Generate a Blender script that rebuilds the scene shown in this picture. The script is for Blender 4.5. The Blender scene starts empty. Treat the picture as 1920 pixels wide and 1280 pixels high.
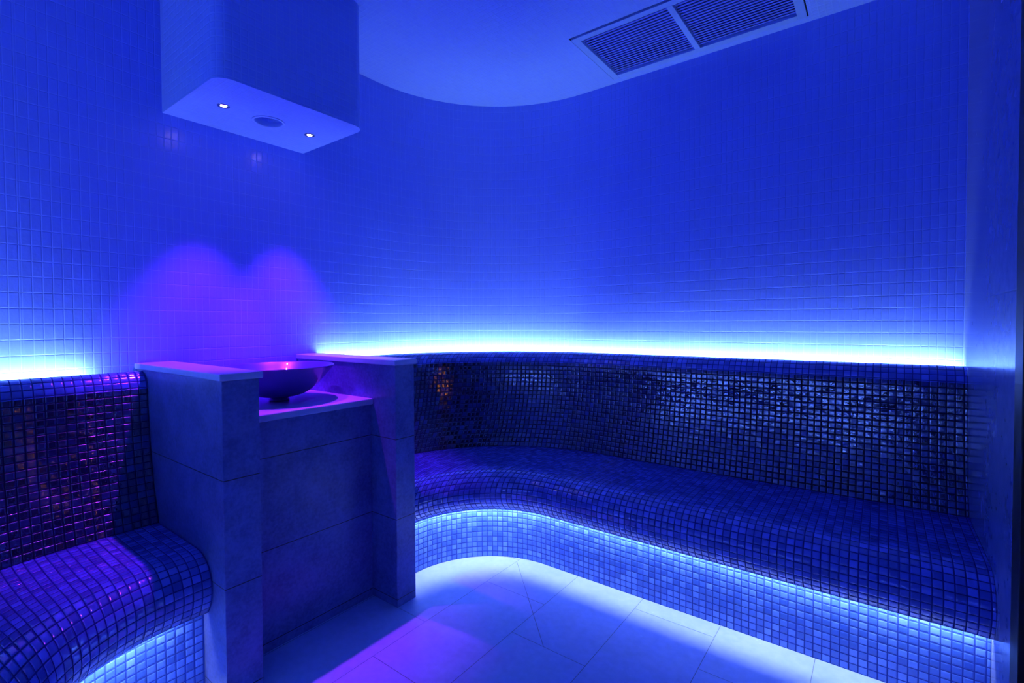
import bpy, bmesh, math, random
from mathutils import Vector, Matrix
random.seed(7)
S = bpy.context.scene
C = S.collection
PI = math.pi

# ---------------------------------------------------------------- room data (metres)
XW, YW, ZT, XR = -2.42, 2.775, 2.66, 0.278      # left wall, back wall, ceiling, right wall
SYM = 2.15                                      # the room mirrors about y = SYM / 2
XP = -1.647                                     # front of the stone piers
ZC = 0.889                                      # counter top
DOOR0, DOOR1, DOORZ = 0.36, 1.79, 2.66

# ---------------------------------------------------------------- helpers
def link(name, bm, mats, parent=None, smooth=False, loc=None):
    me = bpy.data.meshes.new(name)
    bmesh.ops.recalc_face_normals(bm, faces=bm.faces)
    bm.to_mesh(me); bm.free()
    for m in (mats if isinstance(mats, (list, tuple)) else [mats]): me.materials.append(m)
    if smooth:
        for p in me.polygons: p.use_smooth = True
    o = bpy.data.objects.new(name, me); C.objects.link(o)
    if parent:
        o.parent = parent
        o.matrix_parent_inverse = Matrix.Translation(-parent.location)
    return o

def struct(o, label=None, cat=None):
    o['kind'] = 'structure'
    if label: o['label'] = label
    if cat: o['category'] = cat
    return o

def thing(name, label, cat, loc, group=None):
    o = bpy.data.objects.new(name, None); C.objects.link(o)
    o.location = loc; o.empty_display_size = .05
    o['label'] = label; o['category'] = cat
    if group: o['group'] = group
    return o

def sharp(o, ang=35):
    """smooth shading with sharp edges by angle"""
    me = o.data
    bm = bmesh.new(); bm.from_mesh(me)
    for f in bm.faces: f.smooth = True
    for e in bm.edges:
        if len(e.link_faces) == 2 and e.calc_face_angle(0) > math.radians(ang): e.smooth = False
    bm.to_mesh(me); bm.free()
    return o

def box(bm, x0, x1, y0, y1, z0, z1, bev=0.0, mi=0):
    vs = [bm.verts.new((x, y, z)) for z in (z0, z1) for x, y in ((x0, y0), (x1, y0), (x1, y1), (x0, y1))]
    idx = [(3, 2, 1, 0), (4, 5, 6, 7), (0, 1, 5, 4), (1, 2, 6, 5), (2, 3, 7, 6), (3, 0, 4, 7)]
    fs = [bm.faces.new([vs[i] for i in f]) for f in idx]
    for f in fs: f.material_index = mi
    if bev:
        es = list({e for f in fs for e in f.edges})
        bmesh.ops.bevel(bm, geom=es, offset=bev, segments=2, profile=.5, affect='EDGES')
    return fs

def boxuv(bm):
    """uv in metres, projected along each face's main axis"""
    uv = bm.loops.layers.uv.verify()
    for f in bm.faces:
        n = f.normal if f.normal.length > 0 else Vector((0, 0, 1))
        f.normal_update(); n = f.normal
        a = max(range(3), key=lambda i: abs(n[i]))
        for l in f.loops:
            c = l.vert.co
            l[uv].uv = (c.y, c.z) if a == 0 else ((c.x, c.z) if a == 1 else (c.x, c.y))

# the plan family: a straight run along the left wall, a round corner, a straight run along the back wall
def plan(y):
    d = YW - y
    t = min(max((d - .25) / .45, 0), 1)
    xl = XW + d - .105 * t
    if d <= .217: r = .91 - .03 * d / .217
    else: r = max(.88 - (.88 - .465) * (d - .217) / .493, .465)
    if d > .71: r = .465 - (d - .71) * .1
    return xl, y, r

def ring(y, y0, x1, nA=24, nB=40, nC=6, mirror=False, anchor=False):
    """points (x, y, u) along one level curve, from the left run (y = y0) to the right end (x = x1)"""
    xl, yb, r = plan(y)
    cx, cy = xl + r, yb - r
    out = []
    for i in range(nC):
        yy = y0 + (cy - y0) * i / nC
        out.append((xl, yy, (cx) - r * PI / 2 - (cy - yy)))
    for i in range(nB):
        a = PI / 2 * i / nB
        out.append((cx - r * math.cos(a), cy + r * math.sin(a), cx - r * (PI / 2 - a)))
    for i in range(nA + 1):
        xx = cx + (x1 - cx) * i / nA
        out.append((xx, yb, xx))
    if anchor:                                   # count tiles from the left run instead
        k = cy - (cx - r * PI / 2); out = [(a, b, u + k) for a, b, u in out]
    if mirror: out = [(a, SYM - b, u) for a, b, u in out]
    return out

def sweep(name, prof, y0, x1, mat, parent=None, mirror=False, closed=True, smooth=True, bevel_ang=40, lit=()):
    """prof: list of (y, z) in the back-wall section; swept round the corner"""
    bm = bmesh.new(); uv = bm.loops.layers.uv.verify()
    rows, vlen = [], [0.0]
    n = len(prof)
    for i, (y, z) in enumerate(prof):
        rows.append([(bm.verts.new((a, b, z)), u) for a, b, u in ring(y, y0, x1, mirror=mirror, anchor=mirror and mat is not M['wall'])])
        if i: vlen.append(vlen[-1] + math.dist(prof[i], prof[i - 1]))
    vlen.append(vlen[-1] + math.dist(prof[0], prof[-1]))
    for i in range(n if closed else n - 1):
        j = (i + 1) % n
        for k in range(len(rows[0]) - 1):
            q = [(rows[i][k], vlen[i]), (rows[i][k + 1], vlen[i]), (rows[j][k + 1], vlen[i + 1]), (rows[j][k], vlen[i + 1])]
            f = bm.faces.new([p[0][0] for p in q])
            for l, p in zip(f.loops, q): l[uv].uv = (p[0][1], p[1])
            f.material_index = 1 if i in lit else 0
    if closed:
        for k in (0, len(rows[0]) - 1):
            f = bm.faces.new([r[k][0] for r in rows])
            for l in f.loops: l[uv].uv = (l.vert.co.x + l.vert.co.y, l.vert.co.z)
    o = link(name, bm, mat, parent)
    if smooth: sharp(o, bevel_ang)
    return o

# ---------------------------------------------------------------- materials
def newmat(name):
    m = bpy.data.materials.new(name); m.use_nodes = True
    nt = m.node_tree
    return m, nt, nt.nodes['Principled BSDF']

class N:
    def __init__(s, nt): s.nt = nt
    def new(s, t, **k):
        n = s.nt.nodes.new(t)
        for a, b in k.items(): setattr(n, a, b)
        return n
    def m(s, op, a, b=None, c=None, clamp=False):
        n = s.nt.nodes.new('ShaderNodeMath'); n.operation = op; n.use_clamp = clamp
        for i, v in enumerate((a, b, c)):
            if v is None: continue
            if isinstance(v, (int, float)): n.inputs[i].default_value = v
            else: s.nt.links.new(v, n.inputs[i])
        return n.outputs[0]
    def l(s, a, b): s.nt.links.new(a, b)
    def smooth(s, v, lo, hi):
        n = s.nt.nodes.new('ShaderNodeMapRange'); n.interpolation_type = 'SMOOTHSTEP'
        s.l(v, n.inputs[0]); n.inputs[1].default_value = lo; n.inputs[2].default_value = hi
        return n.outputs[0]
    def mix(s, f, a, b):
        n = s.nt.nodes.new('ShaderNodeMix'); n.data_type = 'RGBA'
        if isinstance(f, (int, float)): n.inputs[0].default_value = f
        else: s.l(f, n.inputs[0])
        for i, v in ((6, a), (7, b)):
            if isinstance(v, tuple): n.inputs[i].default_value = (*v, 1)
            else: s.l(v, n.inputs[i])
        return n.outputs[2]

def mosaic(name, w, h, colA, colB, grout, gap=.0022, rough=.15, tilt=.0012, wave=.0006, wscale=60, groove=.0008,
           contrast=1.0, off=(0, 0), spec=.5, ior=1.5, rough_var=.1):
    m, nt, p = newmat(name); n = N(nt)
    p.inputs['IOR'].default_value = ior
    uv = n.new('ShaderNodeUVMap').outputs[0]
    sep = n.new('ShaderNodeSeparateXYZ'); n.l(uv, sep.inputs[0])
    U = n.m('DIVIDE', n.m('ADD', sep.outputs[0], off[0] + 40 * w), w)
    V = n.m('DIVIDE', n.m('ADD', sep.outputs[1], off[1] + 40 * h), h)
    fu, fv = n.m('FRACT', U), n.m('FRACT', V)
    iu, iv = n.m('FLOOR', U), n.m('FLOOR', V)
    cv = n.new('ShaderNodeCombineXYZ'); n.l(iu, cv.inputs[0]); n.l(iv, cv.inputs[1])
    wn = n.new('ShaderNodeTexWhiteNoise', noise_dimensions='2D'); n.l(cv.outputs[0], wn.inputs[0])
    r3 = n.new('ShaderNodeSeparateColor'); n.l(wn.outputs['Color'], r3.inputs[0])
    ru, rv, rw = r3.outputs[0], r3.outputs[1], r3.outputs[2]
    # distance to tile edge in metres
    du = n.m('MULTIPLY', n.m('MINIMUM', fu, n.m('SUBTRACT', 1, fu)), w)
    dv = n.m('MULTIPLY', n.m('MINIMUM', fv, n.m('SUBTRACT', 1, fv)), h)
    d = n.m('SMOOTH_MIN', du, dv, .001)
    mask = n.smooth(d, gap * .35, gap * .75)
    t = n.m('POWER', rw, contrast)
    col = n.mix(t, colA, colB)
    col = n.mix(mask, grout, col)
    n.l(col, p.inputs['Base Color'])
    rr = n.m('MULTIPLY_ADD', ru, rough_var, rough)
    rgh = n.m('MULTIPLY_ADD', n.m('SUBTRACT', 1, mask), .5, rr, clamp=True)
    n.l(rgh, p.inputs['Roughness'])
    sp = n.m('MULTIPLY', mask, spec)
    n.l(sp, p.inputs['Specular IOR Level'])
    # tile height: bevelled edge, own tilt, hammered glass waves
    edge = n.m('MULTIPLY', n.smooth(d, gap * .3, gap * 1.6), groove)
    tu = n.m('MULTIPLY', n.m('SUBTRACT', ru, .5), n.m('SUBTRACT', fu, .5))
    tv = n.m('MULTIPLY', n.m('SUBTRACT', rv, .5), n.m('SUBTRACT', fv, .5))
    tl = n.m('MULTIPLY', n.m('ADD', tu, tv), tilt)
    nz = n.new('ShaderNodeTexNoise'); nz.inputs['Scale'].default_value = wscale; nz.inputs['Detail'].default_value = 2
    va = n.new('ShaderNodeVectorMath', operation='ADD'); n.l(uv, va.inputs[0])
    vs = n.new('ShaderNodeVectorMath', operation='SCALE'); n.l(wn.outputs['Color'], vs.inputs[0]); vs.inputs[3].default_value = 3.
    n.l(vs.outputs[0], va.inputs[1]); n.l(va.outputs[0], nz.inputs['Vector'])
    hv = n.m('MULTIPLY', nz.outputs[0], wave)
    H = n.m('MULTIPLY', n.m('ADD', n.m('ADD', tl, hv), edge), mask)
    b = n.new('ShaderNodeBump'); b.inputs['Strength'].default_value = 1; b.inputs['Distance'].default_value = 1
    n.l(H, b.inputs['Height']); n.l(b.outputs[0], p.inputs['Normal'])
    return m

def stone(name, a, b, rough=.45, scale=9, joints=(), axis=2, vjoint=None, spec=.4, bump=.0006, jcol=(.02, .02, .025)):
    m, nt, p = newmat(name); n = N(nt)
    tc = n.new('ShaderNodeTexCoord').outputs['Object']
    n1 = n.new('ShaderNodeTexNoise'); n1.inputs['Scale'].default_value = scale; n1.inputs['Detail'].default_value = 8
    n1.inputs['Roughness'].default_value = .65; n.l(tc, n1.inputs['Vector'])
    n2 = n.new('ShaderNodeTexNoise'); n2.inputs['Scale'].default_value = scale * 9; n2.inputs['Detail'].default_value = 4
    n.l(tc, n2.inputs['Vector'])
    v = n.m('MULTIPLY_ADD', n2.outputs[0], .45, n.m('MULTIPLY', n1.outputs[0], .75))
    f = n.smooth(v, .38, .8)
    col = n.mix(f, a, b)
    vo = n.new('ShaderNodeTexVoronoi'); vo.inputs['Scale'].default_value = scale * 5; n.l(tc, vo.inputs['Vector'])
    fl = n.smooth(vo.outputs['Distance'], .12, .02)
    fl = n.m('MULTIPLY', fl, n.smooth(n1.outputs[0], .5, .65))
    col = n.mix(n.m('MULTIPLY', fl, .35), col, tuple(min(1, c * 1.8) for c in b))
    sep = n.new('ShaderNodeSeparateXYZ'); n.l(tc, sep.inputs[0])
    jm = None
    for ax, pos, lo in joints:
        dd = n.m('ABSOLUTE', n.m('SUBTRACT', sep.outputs[ax], pos))
        j = n.smooth(dd, .0022, .0010)
        if lo is not None:                       # only where another axis is below / above a limit
            la, lv, sgn = lo
            g = n.m('LESS_THAN' if sgn < 0 else 'GREATER_THAN', sep.outputs[la], lv)
            j = n.m('MULTIPLY', j, g)
        jm = j if jm is None else n.m('MAXIMUM', jm, j)
    if jm is not None: col = n.mix(jm, col, jcol)
    n.l(col, p.inputs['Base Color'])
    p.inputs['Roughness'].default_value = rough
    p.inputs['Specular IOR Level'].default_value = spec
    hgt = n.m('MULTIPLY', v, bump)
    if jm is not None: hgt = n.m('SUBTRACT', hgt, n.m('MULTIPLY', jm, .001))
    bb = n.new('ShaderNodeBump'); bb.inputs['Distance'].default_value = 1; bb.inputs['Strength'].default_value = .6
    n.l(hgt, bb.inputs['Height']); n.l(bb.outputs[0], p.inputs['Normal'])
    return m

def plain(name, col, rough=.5, metal=0, spec=.5, coat=0):
    m, nt, p = newmat(name); n = N(nt)
    nz = n.new('ShaderNodeTexNoise'); nz.inputs['Scale'].default_value = 30
    tc = n.new('ShaderNodeTexCoord'); n.l(tc.outputs['Object'], nz.inputs['Vector'])
    col2 = tuple(c * .85 for c in col)
    n.l(n.mix(nz.outputs[0], col2, col), p.inputs['Base Color'])
    p.inputs['Roughness'].default_value = rough; p.inputs['Metallic'].default_value = metal
    p.inputs['Specular IOR Level'].default_value = spec
    p.inputs['Coat Weight'].default_value = coat; p.inputs['Coat Roughness'].default_value = .05
    return m

def glow(name, col, power):
    m, nt, p = newmat(name)
    p.inputs['Base Color'].default_value = (.8, .8, .8, 1)
    p.inputs['Emission Color'].default_value = (*col, 1)
    p.inputs['Emission Strength'].default_value = power
    return m

COVE = (.52, .75, 1.0)
LOW = (.76, .86, 1.0)
PW_COVE, PW_SLOT, PW_SPOT = 152., 104., 115.
M = {}
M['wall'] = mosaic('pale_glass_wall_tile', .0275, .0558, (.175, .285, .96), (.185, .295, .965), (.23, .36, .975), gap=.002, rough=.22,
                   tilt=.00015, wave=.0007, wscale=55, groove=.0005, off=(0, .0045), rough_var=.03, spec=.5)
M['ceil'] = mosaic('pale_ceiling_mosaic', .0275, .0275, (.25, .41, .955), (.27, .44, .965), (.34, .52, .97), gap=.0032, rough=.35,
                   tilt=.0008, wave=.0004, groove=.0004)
M['dark'] = mosaic('shaded_blue_glass_mosaic', .0268, .0262, (.010, .014, .06), (.030, .042, .17), (.008, .011, .05), gap=.0036, rough=.04,
                   tilt=.0009, wave=.0012, wscale=45, groove=.0008, contrast=1.6, spec=.6, ior=2.1, rough_var=.06)  # backrest face: same tile as the seat, its shade put into the colour
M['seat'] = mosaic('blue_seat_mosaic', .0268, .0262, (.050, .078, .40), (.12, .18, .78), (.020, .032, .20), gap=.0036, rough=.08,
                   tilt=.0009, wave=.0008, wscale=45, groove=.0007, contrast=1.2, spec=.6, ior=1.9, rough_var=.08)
M['plinth'] = mosaic('blue_plinth_mosaic', .0268, .0262, (.05, .13, .58), (.12, .26, .85), (.025, .055, .33), gap=.0036, rough=.10,
                     tilt=.0018, wave=.0005, wscale=45, groove=.0008, contrast=1.5, spec=.7)
M['pier'] = stone('grey_stone_cladding', (.06, .085, .26), (.13, .17, .46), rough=.32, spec=.6,
                  joints=((2, .035, None), (2, .38, None), (2, .725, None)))
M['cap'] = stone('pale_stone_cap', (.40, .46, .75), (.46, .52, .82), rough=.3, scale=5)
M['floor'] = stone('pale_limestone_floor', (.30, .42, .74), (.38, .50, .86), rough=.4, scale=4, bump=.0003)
M['grout'] = plain('floor_grout', (.16, .2, .3), .8)
M['rwall'] = stone('polished_stone_slab', (.10, .14, .34), (.15, .19, .44), rough=.2, scale=3,
                   bump=.00008, joints=((1, 2.30, None), (2, 1.30, (1, 2.30, -1))), jcol=(.05, .06, .1))
M['bowl'] = plain('dark_glazed_ceramic', (.05, .05, .30), .32, metal=0, coat=.5, spec=.6)
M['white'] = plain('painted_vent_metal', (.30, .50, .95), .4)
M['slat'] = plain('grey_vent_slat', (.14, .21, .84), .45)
M['dark_void'] = plain('duct_dark', (.01, .01, .015), .9)
M['duct'] = plain('duct_inside', (.02, .03, .12), .9)
M['black'] = plain('black_door_metal', (.008, .008, .008), .5)
M['chrome'] = plain('chrome_trim', (.5, .5, .55), .15, metal=1)
M['led'] = glow('blue_white_led', COVE, PW_COVE)
M['led_low'] = glow('under_seat_led', LOW, PW_SLOT)
M['lens'] = glow('pink_white_lens', (1., .72, 1.), 60.)
M['house'] = plain('strip_housing', (.25, .3, .45), .5)
M['warm'] = glow('warm_lamp_glow', (1., .28, .04), 30.)
g, nt, p = newmat('tinted_door_glass'); M['glass'] = g
p.inputs['Base Color'].default_value = (.35, .36, .38, 1); p.inputs['Transmission Weight'].default_value = 1
p.inputs['Roughness'].default_value = .02; p.inputs['IOR'].default_value = 1.45

# ---------------------------------------------------------------- setting
# upper walls: the curve belongs to the back wall, mirrored for the wall behind the camera
TH = .08
wall_prof = [(YW, 0), (YW, ZT + .1), (YW + TH, ZT + .1), (YW + TH, 0)]
YA = 1.80                                                     # left straight wall spans between the curves
struct(sweep('wall_back', wall_prof, YA, XR, M['wall']), 'pale blue glass mosaic wall curving round the far corner', 'wall')
struct(sweep('wall_front', wall_prof, YA, XR, M['wall'], mirror=True))
bm = bmesh.new(); box(bm, XW - TH, XW, SYM - YA, YA, 0, ZT + .1)
uv = bm.loops.layers.uv.verify()
xl, yb, r = plan(YW)
u0 = (xl + r) - r * PI / 2 - (yb - r)
for f in bm.faces:
    for l in f.loops: l[uv].uv = (l.vert.co.y + u0, l.vert.co.z)
struct(link('wall_left', bm, M['wall']), 'pale blue glass mosaic wall behind the basin', 'wall')

# right wall with the door opening (opening reaches y DOOR0..DOOR1)
bm = bmesh.new()
box(bm, XR, XR + .12, DOOR1, YW + TH, 0, ZT + .1)
struct(link('wall_right', bm, M['rwall']), 'polished stone slab wall at the right end of the long bench', 'wall')
bm = bmesh.new()
box(bm, XR, XR + .12, SYM - YW - TH, DOOR0, 0, ZT + .1)
struct(link('wall_right_front', bm, M['rwall']))
# door: black frame and tinted leaf
bm = bmesh.new()
for a, b in ((DOOR0 + .001, DOOR0 + .09), (DOOR1 - .09, DOOR1 - .001)): box(bm, XR - .002, XR + .12, a, b, 0.002, ZT - .002, .002)
box(bm, XR - .002, XR + .12, DOOR0 + .09, DOOR1 - .09, 2.15, ZT - .002)
dr = struct(link('door_1', bm, M['black']), 'black door frame at the right edge', 'door')
bm = bmesh.new(); box(bm, XR + .04, XR + .05, DOOR0 + .095, DOOR1 - .095, .012, 2.145)
link('door_glass', bm, M['glass'], dr)
bm = bmesh.new()
bmesh.ops.create_cone(bm, cap_ends=True, segments=20, radius1=.012, radius2=.012, depth=.4, matrix=Matrix.Translation((XR + .01, DOOR0 + .17, 1.05)))
for z in (.9, 1.2): box(bm, XR + .01, XR + .045, DOOR0 + .163, DOOR0 + .177, z - .007, z + .007)
link('door_handle', bm, M['chrome'], dr)

# floor: stone slabs laid in columns with staggered cross joints and a diagonal drainage cut
def clip(poly, a, b, c):
    out = []
    for i in range(len(poly)):
        p, q = poly[i], poly[(i + 1) % len(poly)]
        dp, dq = a * p[0] + b * p[1] - c, a * q[0] + b * q[1] - c
        if dp >= 0: out.append(p)
        if (dp >= 0) != (dq >= 0):
            t = dp / (dp - dq); out.append((p[0] + (q[0] - p[0]) * t, p[1] + (q[1] - p[1]) * t))
    return out
bm = bmesh.new()
box(bm, XW - TH, XR + .2, SYM - YW - TH, YW + TH, -.1, -.0015, mi=1)
W = .325; G = .0010
offs = {0: 1.37, 1: 1.762, 2: 1.528, 3: 1.967, 4: 1.753, 5: 1.55, 6: 1.35, -1: 1.60, -2: 1.45}
s2 = math.sqrt(.5)
for k in range(-2, 7):
    xa, xb = -1.805 + k * W, -1.805 + (k + 1) * W
    yo = offs[k]
    for j in range(-5, 4):
        ya, ybb = yo + j * .65, yo + (j + 1) * .65
        ya, ybb = max(ya, SYM - YW), min(ybb, YW)
        if ybb - ya < .02: continue
        xa2, xb2 = max(xa, XW), min(xb, XR + .1)
        if xb2 - xa2 < .02: continue
        q = [(xa2 + G, ya + G), (xb2 - G, ya + G), (xb2 - G, ybb - G), (xa2 + G, ybb - G)]
        pieces = [q]
        # line x + y = .525 is the cut running from the far corner to the drain
        for A, B, Cc, lim in ((s2, s2, .522 * s2, 1), (s2, -s2, (.522 - SYM) * s2, -1)):
            nxt = []
            for poly in pieces:
                cx = sum(v[0] for v in poly) / len(poly); cy = sum(v[1] for v in poly) / len(poly)
                on = (1.3 < cy < 2.2) if lim > 0 else (-.1 < cy < .85)
                if on and -1.55 < cx < -.85:
                    nxt += [clip(poly, A, B, Cc + G), clip(poly, -A, -B, -Cc + G)]
                else: nxt.append(poly)
            pieces = nxt
        for poly in pieces:
            if len(poly) > 2:
                bm.faces.new([bm.verts.new((x, y, 0)) for x, y in poly])
struct(link('floor', bm, [M['floor'], M['grout']]), 'pale stone slab floor', 'floor')

# ceiling with the vent opening
VX0, VX1, VY0, VY1 = -1.285, -.288, 2.20, 2.722
def cyl_loop(bm, pts, z): return [bm.verts.new((x, y, z)) for x, y in pts]
def loop_edges(bm, vs): return [bm.edges.new((vs[i], vs[(i + 1) % len(vs)])) for i in range(len(vs))]
bm = bmesh.new()
far = [(a, b) for a, b, u in ring(YW + .02, SYM / 2, XR + .05)]
near = [(a, b) for a, b, u in ring(YW + .02, SYM / 2, XR + .05, mirror=True)]
outer = far + near[::-1][:-1]
hole = [(VX0, VY0), (VX1, VY0), (VX1, VY1), (VX0, VY1)]
lo = cyl_loop(bm, outer, ZT); lh = cyl_loop(bm, hole, ZT)
es = loop_edges(bm, lo) + loop_edges(bm, lh)
bmesh.ops.triangle_fill(bm, use_beauty=True, use_dissolve=False, edges=es)
lu = cyl_loop(bm, hole, ZT + .12)
for i in range(4):
    f = bm.faces.new([lh[i], lh[(i + 1) % 4], lu[(i + 1) % 4], lu[i]]); f.material_index = 1
f = bm.faces.new(lu); f.material_index = 1
boxuv(bm)
me = link('ceiling', bm, [M['ceil'], M['duct']])
struct(me, 'pale mosaic ceiling', 'ceiling')
bm = bmesh.new(); box(bm, XW - TH, XR + .12, SYM - YW - TH, YW + TH, ZT + .13, ZT + .2)
struct(link('ceiling_slab', bm, M['dark_void']))

# ---------------------------------------------------------------- ceiling vent
v = thing('ceiling_vent', 'pale blue double louvred air vent in the ceiling near the back wall', 'vent', ((VX0 + VX1) / 2, (VY0 + VY1) / 2, ZT))
FX0, FX1, FY0, FY1 = VX0 + .006, VX1 - .005, VY0 + .010, VY1
P0, P1, PM0, PM1 = -1.241, -.331, -.800, -.772
Q0, Q1 = 2.247, 2.681
bm = bmesh.new()
z0, z1 = ZT - .006, ZT + .03
box(bm, FX0, P0, FY0, FY1 - .001, z0, z1, .001); box(bm, P1, FX1, FY0, FY1 - .001, z0, z1, .001)
box(bm, P0, P1, FY0, Q0, z0, z1, .001); box(bm, P0, P1, Q1, FY1 - .001, z0, z1, .001)
box(bm, PM0, PM1, Q0, Q1, z0, z1, .001)
link('frame', bm, M['white'], v)
for a, b in ((P0, PM0), (PM1, P1)):
    bm = bmesh.new(); ns = 20
    for i in range(ns):
        y = Q0 + (Q1 - Q0) * (i + .5) / ns
        f0 = len(bm.verts)
        box(bm, a + .001, b - .001, y - .0068, y + .0068, ZT + .008, ZT + .0105)
        bm.verts.ensure_lookup_table()
        R_ = Matrix.Rotation(math.radians(6), 4, 'X')
        for q in bm.verts[f0:]:
            c = Vector((0, y, ZT + .010)); q.co = R_ @ (q.co - c) + c if False else c + (R_ @ Vector((0, q.co.y - c.y, q.co.z - c.z))) + Vector((q.co.x, 0, 0))
    link('louvre_panel', bm, M['slat'], v)

# ---------------------------------------------------------------- ceiling bulkhead with downlights
BX, BY0, BY1, BZ = -1.895, .785, 1.414, 2.107
bh = thing('ceiling_bulkhead', 'pale mosaic boxed bulkhead hanging from the ceiling above the basin', 'bulkhead', (-2.16, 1.10, BZ))
def rrect(x0, x1, y0, y1, r, n=10):
    pts = [(x0, y1), (x0, y0)]
    for i in range(n + 1):
        a = -PI / 2 + PI / 2 * i / n; pts.append((x1 - r + r * math.cos(a), y0 + r + r * math.sin(a)))
    for i in range(n + 1):
        a = PI / 2 * i / n; pts.append((x1 - r + r * math.cos(a), y1 - r + r * math.sin(a)))
    return pts
def circ(x, y, r, n=40): return [(x + r * math.cos(2 * PI * i / n), y + r * math.sin(2 * PI * i / n)) for i in range(n)]
L1, LH, L2 = (-2.148, .912), (-2.160, 1.102), (-2.160, 1.296)
bm = bmesh.new(); uvl = bm.loops.layers.uv.verify()
op = rrect(XW, BX, BY0, BY1, .06)
lo = cyl_loop(bm, op, BZ); hi = cyl_loop(bm, op, ZT)
holes = [cyl_loop(bm, circ(*L1, .020), BZ), cyl_loop(bm, circ(*LH, .058), BZ), cyl_loop(bm, circ(*L2, .020), BZ)]
es = loop_edges(bm, lo)
for h in holes: es += loop_edges(bm, h)
bmesh.ops.triangle_fill(bm, use_beauty=True, edges=es)
for h, dep in zip(holes, (.05, .035, .05)):
    hh = [bm.verts.new(x.co + Vector((0, 0, dep))) for x in h]
    for i in range(len(h)): bm.faces.new([h[i], h[(i + 1) % len(h)], hh[(i + 1) % len(h)], hh[i]])
    bm.faces.new(hh)
boxuv(bm)
acc = 0
for i in range(len(lo)):
    j = (i + 1) % len(lo)
    d = (lo[i].co - lo[j].co).length
    f = bm.faces.new([lo[i], lo[j], hi[j], hi[i]])
    for l in f.loops:
        l[uvl].uv = (acc + (d if l.vert in (lo[j], hi[j]) else 0), l.vert.co.z)
    acc += d
o = sharp(link('casing', bm, M['ceil'], bh), 30)

def lathe(prof, n=64, c=(0, 0, 0), uv=False):
    bm = bmesh.new(); rows = []
    for r, z in prof:
        if r < 1e-6: rows.append([bm.verts.new((c[0], c[1], c[2] + z))])
        else: rows.append([bm.verts.new((c[0] + r * math.cos(2 * PI * i / n), c[1] + r * math.sin(2 * PI * i / n), c[2] + z)) for i in range(n)])
    for a, b in zip(rows, rows[1:]):
        for i in range(n):
            j = (i + 1) % n
            if len(a) == 1: bm.faces.new([a[0], b[j], b[i]])
            elif len(b) == 1: bm.faces.new([a[i], a[j], b[0]])
            else: bm.faces.new([a[i], a[j], b[j], b[i]])
    return bm
rg = lathe([(.056, -.001), (.056, .02), (.0575, .02), (.0575, 0), (.066, 0), (.066, -.003), (.063, -.0045), (.058, -.004), (.056, -.001)], c=(*LH, BZ))
link('opening_rim', rg, M['ceil'], bh, smooth=True)

def downlight(x, y, label):
    t = thing('downlight', label, 'downlight', (x, y, BZ), 'small downlights under the bulkhead')
    link('trim_ring', lathe([(.0125, 0), (.0125, .02), (.0195, .02), (.0195, 0), (.023, 0), (.0225, -.002), (.016, -.0025), (.0125, 0)], 40, (x, y, BZ)), M['chrome'], t, smooth=True)
    link('lens', lathe([(0, -.0035), (.006, -.003), (.0105, -.0005), (.012, .004), (.012, .012), (0, .012)], 32, (x, y, BZ)), M['lens'], t, smooth=True)
    ld = bpy.data.lights.new('downlight_beam', 'SPOT'); ld.energy = PW_SPOT; ld.color = (.37, .02, 1.0)
    ld.spot_size = math.radians(59); ld.spot_blend = .65; ld.shadow_soft_size = .010
    lo_ = bpy.data.objects.new('downlight_beam', ld); C.objects.link(lo_); lo_.location = (x, y, BZ - .02)
    lo_.parent = t; lo_.matrix_parent_inverse = Matrix.Translation(-t.location)
downlight(*L1, 'small glowing pink-white downlight under the bulkhead, the left one in the photo')
downlight(*L2, 'small glowing pink-white downlight under the bulkhead, the right one in the photo')

# ---------------------------------------------------------------- stone piers, counter, basin
def pier(y0, y1, label):
    t = thing('stone_pier', label, 'pier', ((XP + XW) / 2, (y0 + y1) / 2, 0), 'stone piers either side of the basin')
    bm = bmesh.new(); box(bm, XW + .002, XP, y0, y1, .0005, 1.0405, .0015)
    o = link('body', bm, M['pier'], t)
    bm = bmesh.new(); box(bm, XW + .002, XP + .010, y0 - .010, y1 + .010, 1.0415, 1.064, .003)
    link('cap', bm, M['cap'], t)['label'] = 'paler smooth stone cap slab'
pier(.680, .795, 'tall grey stone pier with pale cap, left of the basin and nearest the camera')
pier(1.366, 1.470, 'tall grey stone pier with pale cap, right of the basin against the long bench')
ct = thing('basin_counter', 'low stone counter with a pale top carrying the bowl between two piers', 'counter', (-2.1, 1.08, 0))
bm = bmesh.new(); box(bm, XW + .004, -1.812, .7965, 1.3645, .0005, ZC - .0275, .001)
link('front_panel', bm, M['pier'], ct)
bm = bmesh.new(); box(bm, XW + .004, -1.796, .7965, 1.3645, ZC - .0265, ZC, .004)
link('counter_top', bm, M['cap'], ct)['label'] = 'pale smooth stone top slab'

bw = thing('vessel_basin', 'wide dark glazed bowl on a small foot standing on the stone counter', 'basin', (-2.09, 1.095, ZC + .001))
R0, Hh = .226, .150
prof = [(0, 0), (.040, 0), (.041, .004), (.037, .010), (.036, .016)]
KEYS = [(.036, .016), (.066, .018), (.100, .027), (.134, .046), (.165, .076), (.194, .108), (.214, .132), (R0, Hh - .004)]
def spline(k, off=0, n=6):
    out = []
    for i in range(len(k) - 1):
        p0, p1, p2, p3 = k[max(i - 1, 0)], k[i], k[i + 1], k[min(i + 2, len(k) - 1)]
        for j in range(n):
            t = j / n
            out.append(tuple(.5 * (2 * p1[c] + (p2[c] - p0[c]) * t + (2 * p0[c] - 5 * p1[c] + 4 * p2[c] - p3[c]) * t * t + (3 * p1[c] - p0[c] - 3 * p2[c] + p3[c]) * t ** 3) for c in (0, 1)))
    return out + [k[-1]]
prof += spline(KEYS)
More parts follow.
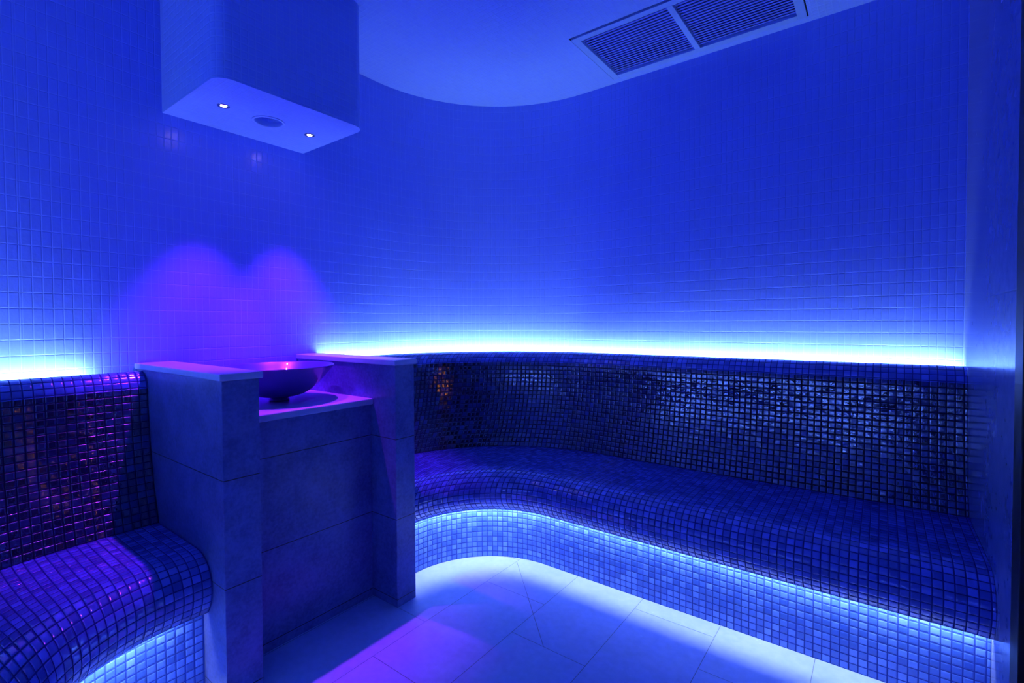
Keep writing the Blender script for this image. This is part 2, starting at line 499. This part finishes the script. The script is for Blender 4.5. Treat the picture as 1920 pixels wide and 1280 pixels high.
prof += [(R0 + .001, Hh - .001), (R0 - .001, Hh + .001), (R0 - .005, Hh), (R0 - .008, Hh - .006)]
prof += [(max(r_ - .010, 0), z_ + .008) for r_, z_ in spline(KEYS)[::-1][3:]] + [(0, .0225)]
bm = lathe(prof, 96, (-2.09, 1.095, ZC + .001))
bmesh.ops.remove_doubles(bm, verts=bm.verts, dist=1e-5)
sharp(link('bowl', bm, M['bowl'], bw), 50)
bm = lathe([(0, .0265), (.018, .0265), (.021, .0285), (.021, .0305), (.016, .032), (0, .0325)], 32, (-2.09, 1.095, ZC + .001))
link('drain_cap', bm, M['chrome'], bw, smooth=True)

# ---------------------------------------------------------------- benches
back = [(2.556, .4620), (2.595, .58), (2.622, .70), (2.637, .80), (2.6445, .88), (2.648, .945), (2.651, .970), (2.658, .992), (2.669, 1.010), (2.683, 1.024), (2.699, 1.033), (2.713, 1.035),
        (2.721, 1.031), (2.723, 1.022), (2.723, .985), (2.7735, .985), (2.7735, .4620)]
seat = [(2.7735, .4615), (2.12, .4615), (2.085, .460), (2.055, .454), (2.03, .443), (2.008, .425), (1.994, .403), (1.986, .378), (1.984, .352), (1.988, .326),
        (1.997, .302), (2.008, .283), (2.017, .271), (2.022, .266), (2.028, .266), (2.0300, .272), (2.030, .345), (2.7735, .345)]
plinth = [(2.060, .0005), (2.060, .3445), (2.7735, .3445), (2.7735, .0005)]
cove = [(2.7245, .994), (2.7245, 1.012), (2.7320, 1.012), (2.7320, .994)]      # face 1 looks up, face 2 at the wall
slot = [(2.0335, .310), (2.0335, .289), (2.0435, .289), (2.0435, .310)]        # faces 1 and 2 look down and at the plinth
def bench(name, label, loc, y0, mirror):
    t = thing(name, label, 'bench', loc)
    k = dict(parent=t, mirror=mirror)
    sweep('backrest', back, y0, XR - .001, [M['dark'], M['seat']], lit=range(6, 14), **k)  # nosing rows get the lighter tile, light on them put into the colour
    sweep('seat', seat, y0, XR - .001, M['seat'], **k)
    sweep('plinth', plinth, y0, XR - .001, M['plinth'], **k)['label'] = 'paler blue mosaic plinth'
    c0 = y0 + .003 if not mirror else y0 + .17
    sweep('cove_light', cove, c0, XR - (.16 if mirror else .01), [M['house'], M['led']], lit=(1, 2), **k)['label'] = 'blue-white light strip behind the backrest top'
    sweep('under_seat_light', slot, y0 + (.012 if not mirror else .10), XR - .01, [M['house'], M['led_low']], lit=(1, 2), **k)['label'] = 'blue-white light strip under the seat nosing'
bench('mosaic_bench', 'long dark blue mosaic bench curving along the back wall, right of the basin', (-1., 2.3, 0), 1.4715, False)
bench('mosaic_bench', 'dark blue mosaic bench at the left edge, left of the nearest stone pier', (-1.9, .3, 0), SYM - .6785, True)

# ---------------------------------------------------------------- dark corridor beyond the door
bm = bmesh.new()
box(bm, XR + 1.9, XR + 2.0, -1.2, 3.4, -.1, 2.8); box(bm, XR + .12, XR + 2.0, -1.3, -1.2, -.1, 2.8); box(bm, XR + .12, XR + 2.0, 3.4, 3.5, -.1, 2.8)
struct(link('wall_corridor', bm, M['dark_void']))
bm = bmesh.new(); box(bm, XR + .21, XR + 1.9, -1.2, 3.4, -.1, -.002)
struct(link('floor_corridor', bm, M['dark_void']))
bm = bmesh.new(); box(bm, XR + .95, XR + 1.899, 1.33, 1.43, -.1, 2.8)  # unseen return wall, added to keep the lamp's reflection off the left bench
struct(link('added_lamp_shield_wall', bm, M['dark_void']))
lamp = thing('wall_lamp', 'warm vertical lamp in the dark corridor outside, mirrored orange in the bench tiles', 'lamp', (XR + 1.1, 1.431, 1.2))
bm = bmesh.new(); box(bm, XR + 1.0, XR + 1.2, 1.4305, 1.44, .90, 1.50, .002); link('lamp_back', bm, M['black'], lamp)
bm = bmesh.new(); box(bm, XR + 1.02, XR + 1.18, 1.4405, 1.46, .92, 1.48, .004); link('lamp_panel', bm, M['warm'], lamp)

# ---------------------------------------------------------------- world, camera, view
w = bpy.data.worlds.new('World'); S.world = w; w.use_nodes = True
w.node_tree.nodes['Background'].inputs[0].default_value = (0, 0, 0, 1)
w.node_tree.nodes['Background'].inputs[1].default_value = 0
yaw, pitch, roll = map(math.radians, (36.9202, 1.2602, .2518))
F = Vector((-math.sin(yaw) * math.cos(pitch), math.cos(yaw) * math.cos(pitch), -math.sin(pitch)))
R = Vector((math.cos(yaw), math.sin(yaw), 0)); U = R.cross(F)
c, s = math.cos(roll), math.sin(roll)
R, U = c * R - s * U, s * R + c * U
cd = bpy.data.cameras.new('Camera'); cam = bpy.data.objects.new('Camera', cd); C.objects.link(cam)
cam.matrix_world = Matrix(((R.x, U.x, -F.x, 0), (R.y, U.y, -F.y, 0), (R.z, U.z, -F.z, 1.22), (0, 0, 0, 1)))
cd.sensor_width = 36; cd.lens = 36 * 921.78 / 1920
cd.shift_y = -(640 - 625.38) / 1920
cd.clip_start = .02
S.camera = cam
S.view_settings.view_transform = 'Standard'; S.view_settings.look = 'None'
S.view_settings.exposure = 0; S.view_settings.gamma = 1; S.view_settings.use_curve_mapping = False
